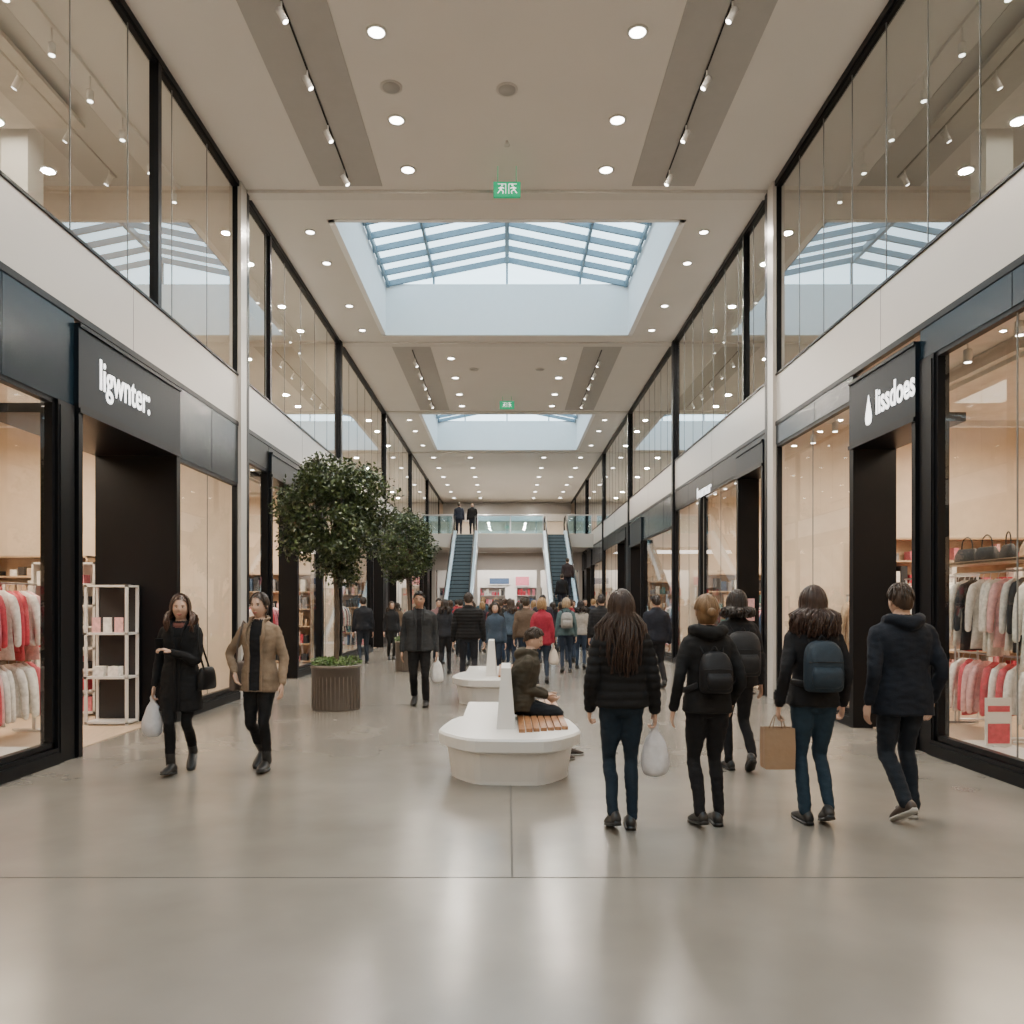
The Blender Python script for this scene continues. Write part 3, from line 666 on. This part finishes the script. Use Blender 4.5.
def person(name,x,y,heading,H,jc,pc,hc,skin=0,kind='long',L=.3,fem=True,lf=(.075,-.02,0,0),rf=(-.075,.05,0,0),lh=None,rh=None,
           hem=.86,puff=False,hood=False,inner=None,hyaw=0,hpitch=0,lean=0,lod=0,z=0,hipz=None,shoe=None,seed=0,scarf=None,fat=1.0,curl=.35,lpole=None,rpole=None,boots=False,hw=.13,lapel=False):
    s=H/1.7; rr=random.Random(seed+11); W=1.0 if fem else 1.12
    W*=fat
    feet={}
    for side,ft in ((1,lf),(-1,rf)):
        fx,fy,pt,cl=ft; c_,s_=math.cos(pt),math.sin(pt)
        def rot(p,c_=c_,s_=s_): return V((p[0],p[1]*c_-p[2]*s_,p[1]*s_+p[2]*c_))
        mz=min(rot((0,.17,0)).z,rot((0,-.09,0)).z,0); off=V((fx,fy,cl-mz)); feet[side]=(rot,off,rot((0,.11,.085))+off)
    if hipz is None:
        hz=.905
        for sd in (1,-1):
            a=feet[sd][2]; dy=a.y-0.0; hz=min(hz,a.z+math.sqrt(max(.0,.822**2-dy*dy-.0001)))
    else: hz=hipz/s
    dz=hz-.90
    sp=lambda zz: -(zz-.90)*math.tan(lean)
    P=MB()
    P.srings([(0,0,.80+dz,.10*W,.085),(0,.006,.86+dz,.156*W,.116),(0,.012,.93+dz,.164*W,.126),(0,sp(1.0),1.0+dz,.145*W,.11),(0,sp(1.08),1.08+dz,.13*W,.10)],20,2.2,1)
    for sd in (1,-1):
        hp=V((sd*.076*W,0.005,.885+dz)); an=feet[sd][2]; kn,an=ik(hp,an,.425,.40,V((0,-1,.25 if hipz else 0)))
        if fem: rads=[.093,.084,.062,.052,.051,.039]
        else: rads=[.096,.086,.071,.062,.059,.052]
        mm=kn.lerp(an,.33)+V((0,.014,0))
        P.tube([hp+V((0,0,.03)),hp.lerp(kn,.3),hp.lerp(kn,.75),kn,mm,an+V((0,0,.0))],rads,14,1,4)
        if boots: P.tube([kn.lerp(an,.76),an],[.048,.046],12,4,2)
    if fem and not puff: base=[(.50,.205,.150),(.66,.198,.145),(.84,.186,.140),(.95,.176,.134),(1.06,.150,.118),(1.17,.160,.124),(1.27,.178,.132),(1.34,.180,.118),(1.39,.158,.098),(1.43,.100,.080),(1.47,.066,.068),(1.485,.060,.062)]
    else: base=[(.50,.205,.150),(.66,.20,.145),(.84,.192,.142),(.95,.185,.142),(1.06,.165,.128),(1.17,.172,.130),(1.27,.188,.135),(1.34,.190,.122),(1.39,.165,.102),(1.43,.105,.082),(1.47,.066,.068),(1.485,.060,.062)]
    rs=[b for b in base if b[0]>=hem+.03]
    def bi(zz):
        for a,b in zip(base[:-1],base[1:]):
            if a[0]<=zz<=b[0]:
                t=(zz-a[0])/(b[0]-a[0]); return (zz,a[1]+(b[1]-a[1])*t,a[2]+(b[2]-a[2])*t)
        return base[0]
    rs=[bi(hem)]+rs; ex=.010 if puff else 0
    if inner is not None or scarf: rs=rs[:-2]+[(1.455,.075,.070)]
    P.srings([(0,sp(a)+.004,a+dz,b*W+ex*(a<1.4),c*(W*.4+.6)+ex*(a<1.4)) for a,b,c in rs],28,2.35,0,None,3)
    shs={}
    out={}
    af=.90 if (fem and not puff) else 1.0
    for sd,ht,pl in ((1,lh,lpole),(-1,rh,rpole)):
        sx=(.158 if fem else .172)*W; sh=V((sd*sx,sp(1.36)+.005,1.352+dz))
        if ht is None: ht=(.228*W,.0,.83)
        tg=V((sd*ht[0],ht[1]+sp(ht[2]),ht[2]+dz))
        el,wr=ik(sh,tg,.285,.25,V(pl) if pl else V((sd*.3,1,-.1)))
        q=.010 if puff else .004
        P.tube([V((sd*.07,sp(1.37),1.375+dz)),sh+V((-sd*.02,0,.008)),sh.lerp(el,.35),el,el.lerp(wr,.5),wr],[.055*af,(.060+q)*af,(.052+q)*af,(.047+q)*af,(.042+q)*af,(.037+q*.7)*af],14,0,4)
        shs[sd]=(el,wr)
        out['L' if sd>0 else 'R']=(wr,(wr-el).normalized())
    hy=sp(1.58)-.012
    P.tube([V((0,sp(1.40)+.01,1.40+dz)),V((0,hy+.018,1.50+dz)),V((0,hy+.015,1.56+dz))],[.050 if fem else .058]*3,14,2,2)
    if hood: P.tube([(-.075,sp(1.44)-.075,1.43+dz),(-.115,sp(1.44)+.0,1.455+dz),(-.085,sp(1.44)+.085,1.455+dz),(0,sp(1.44)+.12,1.43+dz),(.085,sp(1.44)+.085,1.455+dz),(.115,sp(1.44),1.455+dz),(.075,sp(1.44)-.075,1.43+dz)],[.028,.038,.045,.055,.045,.038,.028],12,0,3)
    if scarf: P.tube([(0.06*math.cos(a)*1.35,sp(1.44)+.072*math.sin(a),1.430+dz+.014*math.sin(a)) for a in [i*math.pi/5 for i in range(11)]],[.028]*11,10,8,2,None,(0,0,1))
    me=bpy.data.meshes.new('t'); me.from_pydata(P.v,[],P.f); ob=bpy.data.objects.new('t',me); COL.objects.link(ob)
    md=ob.modifiers.new('r','REMESH'); md.mode='VOXEL'; md.voxel_size=.0105 if lod==0 else .021; md.use_smooth_shade=True
    ms=ob.modifiers.new('s','SMOOTH'); ms.factor=.5; ms.iterations=3 if lod==0 else 1
    dg=bpy.context.evaluated_depsgraph_get(); ev=ob.evaluated_get(dg); nm=bpy.data.meshes.new_from_object(ev)
    bvh=BVHTree.FromPolygons([V(p) for p in P.v],P.f)
    vv=[v.co.copy() for v in nm.vertices]; vn=[v.normal.copy() for v in nm.vertices]
    vm=[None]*len(vv); ff=[];fmm=[]
    for p in nm.polygons:
        c=p.center; h=bvh.find_nearest(c); mi=P.m[h[2]] if h[2] is not None else 0
        if inner is not None and mi==0 and p.normal.y<-.2 and abs(c.x)<inner and c.z>hem+dz+.01: mi=8
        ff.append(tuple(p.vertices)); fmm.append(mi)
        for i in p.vertices: vm[i]=mi
    sd_=seed*3.7
    for i,c in enumerate(vv):
        mi=vm[i]
        if mi in (0,1,8):
            o=V((sd_,0,0))
            a=noise.noise(V((c.x*9,c.y*9,c.z*7))+o)*.009+noise.noise(V((c.x*14,c.y*14,c.z*32))+o)*.006
            if mi==0 and puff: a=a*.5+.010*(abs(math.sin(math.pi*(c.z-dz)/.062))**.6-.7)
            if mi==8: a-=.010
            vv[i]=c+vn[i]*a
    B=MB(); B.v=[tuple(c) for c in vv]; B.f=ff; B.m=fmm; B.s=[True]*len(ff)
    bpy.data.objects.remove(ob); 
    if inner is not None or lapel:
        wI=inner if inner is not None else .012
        ryc=lambda zz: bi(zz)[2]*(W*.4+.6)
        for sd in (1,-1):
            zs=[1.30,1.2,1.1,1.0,.93,hem+.01]
            B.tube([V((sd*(wI+.006),-ryc(q)*.985-.004,q+dz)) for q in zs],[(.013,.007)]*len(zs),8,0,2,None,(0,1,0))
            B.tube([V((sd*.070,.055,1.475+dz)),V((sd*.082,.0,1.465+dz)),V((sd*.070,-.060,1.435+dz)),V((sd*(wI*.6+.045),-.105,1.37+dz)),V((sd*(wI+.028),-.132,1.29+dz)),V((sd*(wI+.004),-.135,1.20+dz))],[(.010,.018),(.012,.022),(.012,.030),(.010,.034),(.008,.028),(.006,.008)],10,0,4,None,(0,1,0))
        B.tube([V((-.070,.055,1.475+dz)),V((0,.080,1.485+dz)),V((.070,.055,1.475+dz))],[(.018,.012)]*3,8,0,4)
    for sd in (1,-1):
        rot,off,an=feet[sd]
        yaw=Matrix.Rotation(sd*.12,4,'Z')
        secs=[(.172,.020,.045,.02),(.155,.034,.090,.0),(.11,.039,.120,0),(.06,.040,.098,0),(.0,.046,.074,0),(-.05,.044,.056,0),(-.086,.032,.040,.004),(-.104,.012,.026,.01)]
        secs=catmull([list(q) for q in secs],2)
        for which in (0,1):
            rings=[]
            for yy,w,h,zb in secs:
                rg=[]
                for j in range(14):
                    a=2*math.pi*j/14; ca,sa=math.cos(a),math.sin(a)
                    if which==0: px=w*math.copysign(abs(ca)**.75,ca); pz=zb+.012+(h-.012)*.5*(1+math.copysign(abs(sa)**.8,sa)); 
                    else: px=(w+.003)*math.copysign(abs(ca)**.6,ca); pz=zb*.6+.011+.011*math.copysign(abs(sa)**.5,sa)
                    if which==0 and sa>0: px*=1-.25*sa*(1 if yy>0 else .6)
                    q=rot(yaw@V((px,yy,pz)))+off; rg.append(tuple(q))
                rings.append(rg)
            B.loft(rings,4 if which==0 else 9)
    for sd in (1,-1):
        el,wr=shs[sd]; d=(wr-el).normalized()
        hand(B,wr+d*.012,(d+V((0,0,-.25))).normalized() if d.z<0 else d,V((-sd,0,0)),V((0,-1,.0)),.96 if fem else 1.06,curl,6 if lod==0 else 4)
    Mh=Matrix.Translation((0,hy,1.585+dz))@Matrix.Rotation(hyaw,4,'Z')@Matrix.Rotation(hpitch,4,'X')
    head(B,Mh,lod,2,fem)
    if kind: hair(B,Mh,kind,L,(210 if kind=='long' else 150) if lod==0 else 34,rr,3,hw,lod)
    MM=Matrix.Translation((x,y,z))@Matrix.Rotation(heading,4,'Z')@Matrix.Scale(s,4)
    B.v=[tuple(MM@V(p)) for p in B.v]
    B.obj(name,[fab(jc),fab(pc),SK[skin],hairm(hc),shoe or M_SHOE,M_EYEW,M_DARK,M_LIP,fab(scarf or (.012,.012,.014)),M_SOLE if shoe else M_SHOE])
    for k,(w,d) in list(out.items()): out[k]=MM@(w+d*.085)
    out['M']=MM; out['dz']=dz; return out
def backpack(P,col,w=.14,h=.40,top=1.38,nm='backpack'):
    m=MB(); M=P['M']; dz=P['dz']; t=top+dz; y=.145
    m.srings([(0,y+.06,t-h,w*.8,.05),(0,y+.07,t-h+.03,w,.075),(0,y+.07,t-h*.5,w*1.02,.085),(0,y+.06,t-.08,w*.95,.07),(0,y+.045,t-.02,w*.7,.05),(0,y+.04,t,w*.35,.02)],28,3.2,0,M,3)
    m.srings([(0,y+.135,t-h+.03,w*.6,.02),(0,y+.15,t-h+.06,w*.78,.03),(0,y+.155,t-h*.62,w*.8,.03),(0,y+.14,t-h*.5,w*.7,.015)],22,3,0,M,3)
    m.tube([M@V((-.03,y+.03,t-.01)),M@V((0,y+.03,t+.035)),M@V((.03,y+.03,t-.01))],[.006]*3,6,1,4)
    m.tube([M@V((-w*.9,y+.13,t-h*.42)),M@V((0,y+.165,t-h*.40)),M@V((w*.9,y+.13,t-h*.42))],[.004]*3,5,1,4)
    for s in (-1,1):
        m.tube([M@V(p) for p in ((s*.07,y-.01,t-.03),(s*.10,.06,t+.055),(s*.115,-.03,t+.03),(s*.125,-.135,t-.08),(s*.14,-.13,t-.22),(s*.175,-.02,t-.30),(s*.12,y,t-h+.05))],[(.024,.007)]*7,8,1,4,None,(1,0,0))
    m.obj(nm,[fab(col,.6,'pack'),fab((.012,.012,.014),.6,'strap')])
def paperbag(p,col,w=.24,h=.30,d=.11,hs=.12,nm='paper_shopping_bag',ang=0):
    m=MB(); M=Matrix.Translation(p)@Matrix.Rotation(ang,4,'Z')
    r=lambda k,z,kd=1:[(-w/2*k,-d/2*kd,z),(0,-d/2*kd*1.05,z),(w/2*k,-d/2*kd,z),(w/2*k*.97,0,z),(w/2*k,d/2*kd,z),(0,d/2*kd*1.05,z),(-w/2*k,d/2*kd,z),(-w/2*k*.97,0,z)]
    m.loft([r(.93,-hs-h),r(.95,-hs-h+.005),r(1.0,-hs-h*.5,.95),r(.98,-hs,.8),r(.95,-hs,.74),r(.92,-hs-.03,.7)],0,False,M)
    for s in (-1,1): m.tube([(-w*.22,s*d*.36,-hs-.02),(-w*.12,s*d*.15,-.03),(0,0,0.0),(w*.12,s*d*.15,-.03),(w*.22,s*d*.36,-hs-.02)],[.004]*5,6,1,4,M)
    m.obj(nm,[mat('kraft',col,.75,var=.08,bump=(15,.5)),mat('bag_handle',tuple(c*.6 for c in col),.7)])
def plasticbag(p,w=.2,h=.34,col=(.62,.62,.64),nm='plastic_shopping_bag',ang=0):
    m=MB(); M=Matrix.Translation(p)@Matrix.Rotation(ang,4,'Z'); n=28; rings=[]
    prof=[(-.0,.012,.01),(-.05,.03,.014),(-.10,w*.32,.03),(-.16,w*.42,.045),(-.24,w*.5,.06),(-h,w*.5,.065),(-h-.05,w*.42,.055),(-h-.075,w*.2,.03)]
    for z,rx,ry in catmull([list(q) for q in prof],3):
        rg=[]
        for j in range(n):
            a=2*math.pi*j/n; k=1+.13*noise.noise(V((math.cos(a)*3,math.sin(a)*3,z*9+p[0])))+.06*math.sin(a*7+z*10)*(1 if z>-.2 else .5); rg.append((rx*k*math.cos(a),ry*k*math.sin(a),z))
        rings.append(rg)
    m.loft(rings,0,True,M)
    for s in (-1,1): m.tube([(s*.012,0,-.05),(s*.02,0,.0),(0,0,.022)],[(.008,.004)]*3,6,0,3,M)
    m.obj(nm,[mat('bag_plastic',col,.35,var=.08,vs=20)])
BK=(.008,.008,.009)
p=person('woman_in_black_coat',-3.12,7.62,.12,1.68,(.009,.009,.010),(.007,.007,.008),(.055,.026,.016),0,'long',.20,lf=(.065,.14,.45,0),rf=(-.07,-.20,-.12,0),
  lh=(-.02,-.215,1.17),rh=(.245,.0,.84),hem=.60,scarf=(.20,.08,.065),boots=True,hpitch=-.02,hyaw=.15,seed=1,curl=.7,lpole=(.8,.5,-.8),hw=.12,lapel=True)
plasticbag(p['R']+V((0,0,-.03)),.19,.30,(.55,.55,.58))
m=MB(); M=p['M']
m.srings([(0,0,-.13,.10,.035),(0,0,-.11,.125,.05),(0,0,0,.12,.045),(0,0,.07,.10,.03),(0,0,.085,.08,.015)],22,3,0,M@Matrix.Translation((.235,.02,.93))@Matrix.Rotation(1.2,4,'Z'),3)
m.tube([M@V(q) for q in ((.235,-.08,1.0),(.19,-.09,1.2),(.16,-.02,1.44),(.17,.08,1.25),(.235,.12,1.0))],[(.010,.004)]*5,6,0,4)
m.obj('handbag',[fab(BK,.4,'leather')])
m=MB(); M2=Matrix.Translation(p['L']+V((-.03,-.022,.035)))@Matrix.Rotation(.25,4,'Z')@Matrix.Rotation(.35,4,'X'); m.srings([(0,0,-.07,.033,.004),(0,0,-.068,.036,.0045),(0,0,.068,.036,.0045),(0,0,.07,.033,.004)],20,5,0,M2,1); m.box(-.032,.032,-.0055,-.005,-.062,.062,0,M2); m.obj('smartphone',[M_BLACK,M_STEEL])
p=person('woman_in_tan_jacket',-2.39,7.7,-.08,1.70,(.22,.16,.11),(.008,.008,.009),(.03,.018,.013),0,'tied',.1,lf=(.075,-.12,-.10,0),rf=(-.065,.16,.5,.0),
  lh=(.25,-.08,.85),rh=(.205,-.10,.95),hem=.77,inner=.058,seed=2,hyaw=-.1,rpole=(-.9,.7,0),boots=True)
m=MB(); M=p['M']
m.srings([(0,0,-.15,.12,.03),(0,0,-.13,.135,.045),(0,0,.10,.13,.035),(0,0,.13,.12,.02)],22,3.2,0,M@Matrix.Translation((-.245,.09,.92))@Matrix.Rotation(1.4,4,'Z'),3)
m.tube([M@V(q) for q in ((-.235,.0,1.02),(-.18,-.09,1.22),(-.15,-.02,1.445),(-.17,.1,1.25),(-.24,.16,1.02))],[(.010,.004)]*5,6,0,4)
m.obj('handbag',[fab((.13,.10,.085),.5,'leather')])
JEAN=(.009,.018,.030)
p=person('woman_in_black_puffer_jacket',.83,5.78,PI,1.69,BK,JEAN,(.026,.013,.009),0,'long',.44,lf=(.08,.06,.25,0),rf=(-.07,-.04,0,0),
  rh=(.245,-.02,.84),lh=(.225,-.05,.86),hem=.87,puff=True,seed=3,curl=.8,hw=.155)
plasticbag(p['R']+V((0,0,-.03)),.20,.30,(.55,.55,.58))
p=person('woman_with_blonde_hair',1.47,5.85,PI+.05,1.66,(.010,.010,.011),(.008,.008,.010),(.15,.085,.04),0,'tied',.05,lf=(.09,.02,.15,0),rf=(-.075,-.06,0,0),
  lh=(.25,-.02,.86),rh=(.22,-.08,.9),hem=.84,hood=True,seed=4,puff=False)
backpack(p,(.010,.010,.012),.115,.30,1.30)
p=person('woman_with_black_backpack',2.24,7.75,PI,1.72,(.013,.013,.015),(.009,.009,.011),(.016,.010,.008),1,'long',.10,lf=(.085,-.10,0,0),rf=(-.075,.18,.55,0),
  hem=.80,seed=5)
backpack(p,(.018,.018,.020),.15,.42,1.33)
p=person('woman_with_blue_backpack',2.27,5.9,PI-.05,1.72,(.010,.010,.012),(.014,.030,.048),(.034,.016,.011),0,'long',.20,lf=(.08,-.05,0,0),rf=(-.065,.07,.3,0),
  lh=(.25,.02,.86),rh=(.235,-.06,.86),hem=.85,seed=6,curl=.8,puff=False,hw=.15)
backpack(p,(.016,.028,.042),.13,.36,1.33)
paperbag(p['L']+V((0,0,-.0)),(.27,.175,.105),.23,.30,.12,.10)
p=person('man_in_navy_parka',2.97,6.0,PI+.05,1.745,(.008,.011,.018),(.010,.014,.021),(.035,.02,.013),0,'short',.1,False,lf=(.09,.16,.50,0),rf=(-.09,-.12,0,0),
  lh=(.255,.02,.85),rh=(.255,-.03,.86),hem=.76,hood=True,seed=7,shoe=M_SHOEB,fat=1.02)
person('seated_man_in_olive_parka',.13,8.35,PI/2,1.66,(.046,.040,.029),(.010,.013,.018),(.03,.02,.014),0,'short',.1,False,lf=(.13,-.60,.0,0),rf=(-.12,-.48,0,0),
  lh=(.10,-.27,1.0),rh=(.10,-.25,1.0),hem=.84,hood=True,seed=8,hipz=.565,lean=.20,hpitch=.35,hyaw=-.2,shoe=M_SHOEB,puff=False,fat=1.18,curl=.6)
p=person('man_in_grey_jacket',-1.37,12.45,.05,1.78,(.03,.032,.035),(.009,.009,.010),(.02,.013,.01),1,'short',.1,False,lf=(.10,-.12,-.1,0),rf=(-.09,.15,.4,0),inner=.04,seed=9,hem=.83)
plasticbag(p['L']+V((0,0,-.02)),.2,.32,(.6,.6,.6))
person('pedestrian',-.76,15.7,PI,1.80,BK,(.016,.018,.024),(.03,.02,.015),0,'short',.1,False,lf=(.12,-.1,0,0),rf=(-.12,.12,.35,0),seed=10,fat=1.12,puff=True,lod=0)
p=person('pedestrian',.70,16.0,PI,1.70,(.25,.02,.04),(.02,.03,.05),(.26,.16,.08),0,'bob',.08,True,lf=(.1,-.1,0,0),rf=(-.1,.12,.35,0),seed=12,lod=1,hem=.78)
plasticbag(p['R'],.2,.30,(.5,.45,.4))
person('pedestrian',2.85,15.2,PI+.1,1.75,(.012,.014,.022),(.012,.012,.015),(.02,.012,.01),1,'short',.1,False,seed=13,lod=1,lf=(.1,-.1,0,0),rf=(-.1,.12,.35,0))
person('pedestrian',2.05,17.3,PI,1.78,(.014,.014,.016),(.016,.018,.025),(.015,.01,.01),1,'short',.1,False,seed=14,lod=1,puff=True,lf=(.1,.1,.3,0),rf=(-.1,-.12,0,0))
p=person('pedestrian',1.38,18.6,PI,1.72,(.07,.11,.12),(.02,.03,.05),(.30,.22,.14),0,'bob',.08,True,seed=15,lod=1,lf=(.1,.1,.3,0),rf=(-.1,-.12,0,0))
backpack(p,(.25,.24,.23),.13,.36)
person('pedestrian',-3.85,21.3,PI+.3,1.76,(.015,.016,.02),(.02,.025,.035),(.02,.013,.01),0,'short',.1,False,seed=16,lod=1,lf=(.1,.1,.3,0),rf=(-.1,-.12,0,0))
person('pedestrian',-3.3,22.8,.3,1.66,(.02,.02,.022),(.02,.02,.02),(.05,.03,.02),0,'long',.2,True,seed=17,lod=1)
person('pedestrian',-1.42,18.2,PI,1.68,(.02,.022,.028),(.014,.014,.017),(.03,.02,.015),0,'long',.2,True,seed=18,lod=1,lf=(.1,.1,.3,0),rf=(-.1,-.12,0,0))
person('pedestrian',-.25,16.9,.0,1.62,(.04,.06,.09),(.02,.03,.05),(.03,.02,.015),0,'bob',.1,True,seed=19,lod=1)
person('pedestrian',.1,19.6,PI,1.70,(.07,.10,.14),(.02,.03,.05),(.05,.03,.02),0,'long',.2,True,seed=20,lod=1)
person('pedestrian',.42,17.6,PI,1.74,(.10,.07,.05),(.02,.03,.05),(.03,.02,.012),0,'short',.1,False,seed=21,lod=1)
CC=[BK,(.02,.025,.04),(.05,.05,.055),(.24,.03,.04),(.14,.10,.07),(.26,.19,.14),(.03,.06,.08),(.015,.015,.015),(.02,.02,.03),(.3,.28,.26),(.14,.03,.04),(.22,.12,.12),(.07,.10,.15)]
spots=[(-.9,20.5),(.9,20.8),(-.3,23),(1.7,21.8),(-1.5,24.2),(.5,24.8),(2.2,25.2),(-.8,26.2),(1.2,26.8),(-1.9,21.4),(0,28),(-1.3,28.6),(.8,29.5),(2.0,29),(-.4,31),(1.2,32),(-.9,33.5),(.4,34.5),(3.4,24),(3.1,28),(-1.1,36),(1.2,37.5),(.2,39),(-.5,41.5),(1.5,43),(-3.9,27.5),(.1,25.9),(-.1,21.6),(1.25,23.4),(.55,22.4),(-.55,24.9),(1.0,28.2),(-.35,18.6),(2.5,21.5),(-2.0,30.5),(0.6,31.5),(-1.0,22.6),(1.9,19.6),(1.9,26.8),(-.9,30.0),(-.1,29.6),(2.6,27),(-1.9,26.5)]
for i,(x,y) in enumerate(spots):
    fem=R.random()<.5; f=R.random()<.3; d=R.choice([-1,1])
    person('pedestrian',x+R.uniform(-.12,.12),y,(R.uniform(-.3,.3) if f else PI+R.uniform(-.25,.25)),R.uniform(1.58,1.72) if fem else R.uniform(1.68,1.83),R.choice(CC),R.choice([(.02,.03,.05),(.013,.013,.015),(.025,.04,.07)]),
      R.choice([(.02,.013,.01),(.05,.03,.02),(.25,.16,.08),(.015,.01,.01)]),R.choice([0,0,1,2]),('long' if R.random()<.5 else 'bob') if fem else 'short',.18,fem,(.09,.1*d,.3 if d>0 else 0,0),(-.09,-.1*d,0 if d>0 else .3,0),hem=R.choice([.82,.86,.7]),seed=30+i,lod=1)
def eh(y): return 5.2*(math.floor((y-33)/(9/27))+1)/27
for x,y,c in ((2.4,34.8,BK),(2.75,36.2,(.03,.02,.02))):
    person('pedestrian',x,y,PI,1.72,c,(.02,.02,.03),(.03,.02,.01),0,'short',.1,False,lf=(.1,0,0,0),rf=(-.1,0,0,0),seed=int(y),lod=1,z=eh(y+.05)+.005)
for x,y,c in ((-2.55,42.4,(.02,.025,.04)),(-1.85,42.5,BK)):
    person('pedestrian',x,y,PI if x<-2 else 0,1.75,c,(.02,.02,.03),(.03,.02,.01),0,'short',.1,False,lf=(.1,0,0,0),rf=(-.1,0,0,0),seed=int(y*7),lod=1,z=5.205)
person('mannequin',-5.15,12.1,.9,1.75,(.22,.32,.42),(.25,.25,.28),(.6,.6,.6),0,None,0,True,seed=70,lod=1,z=.012)
# ------------------------------------------------------------------ world + camera
w=bpy.data.worlds.new('World'); bpy.context.scene.world=w; w.use_nodes=True; nt=w.node_tree
bg=nt.nodes['Background']; tc=nt.nodes.new('ShaderNodeTexCoord'); sx=nt.nodes.new('ShaderNodeSeparateXYZ'); cr=nt.nodes.new('ShaderNodeValToRGB')
cr.color_ramp.elements[0].color=(.88,.94,.97,1); cr.color_ramp.elements[1].color=(.62,.83,.93,1)
nt.links.new(tc.outputs['Generated'],sx.inputs[0]); nt.links.new(sx.outputs['Z'],cr.inputs[0]); nt.links.new(cr.outputs[0],bg.inputs[0])
bg.inputs[1].default_value=4.9
cam=bpy.data.cameras.new('camera'); co=bpy.data.objects.new('camera',cam); COL.objects.link(co)
cam.lens=28; cam.sensor_width=36; cam.shift_x=5/1024; cam.shift_y=91/1024; cam.clip_end=300
co.location=(0,0,1.62); co.rotation_euler=(PI/2,0,0)
bpy.context.scene.camera=co
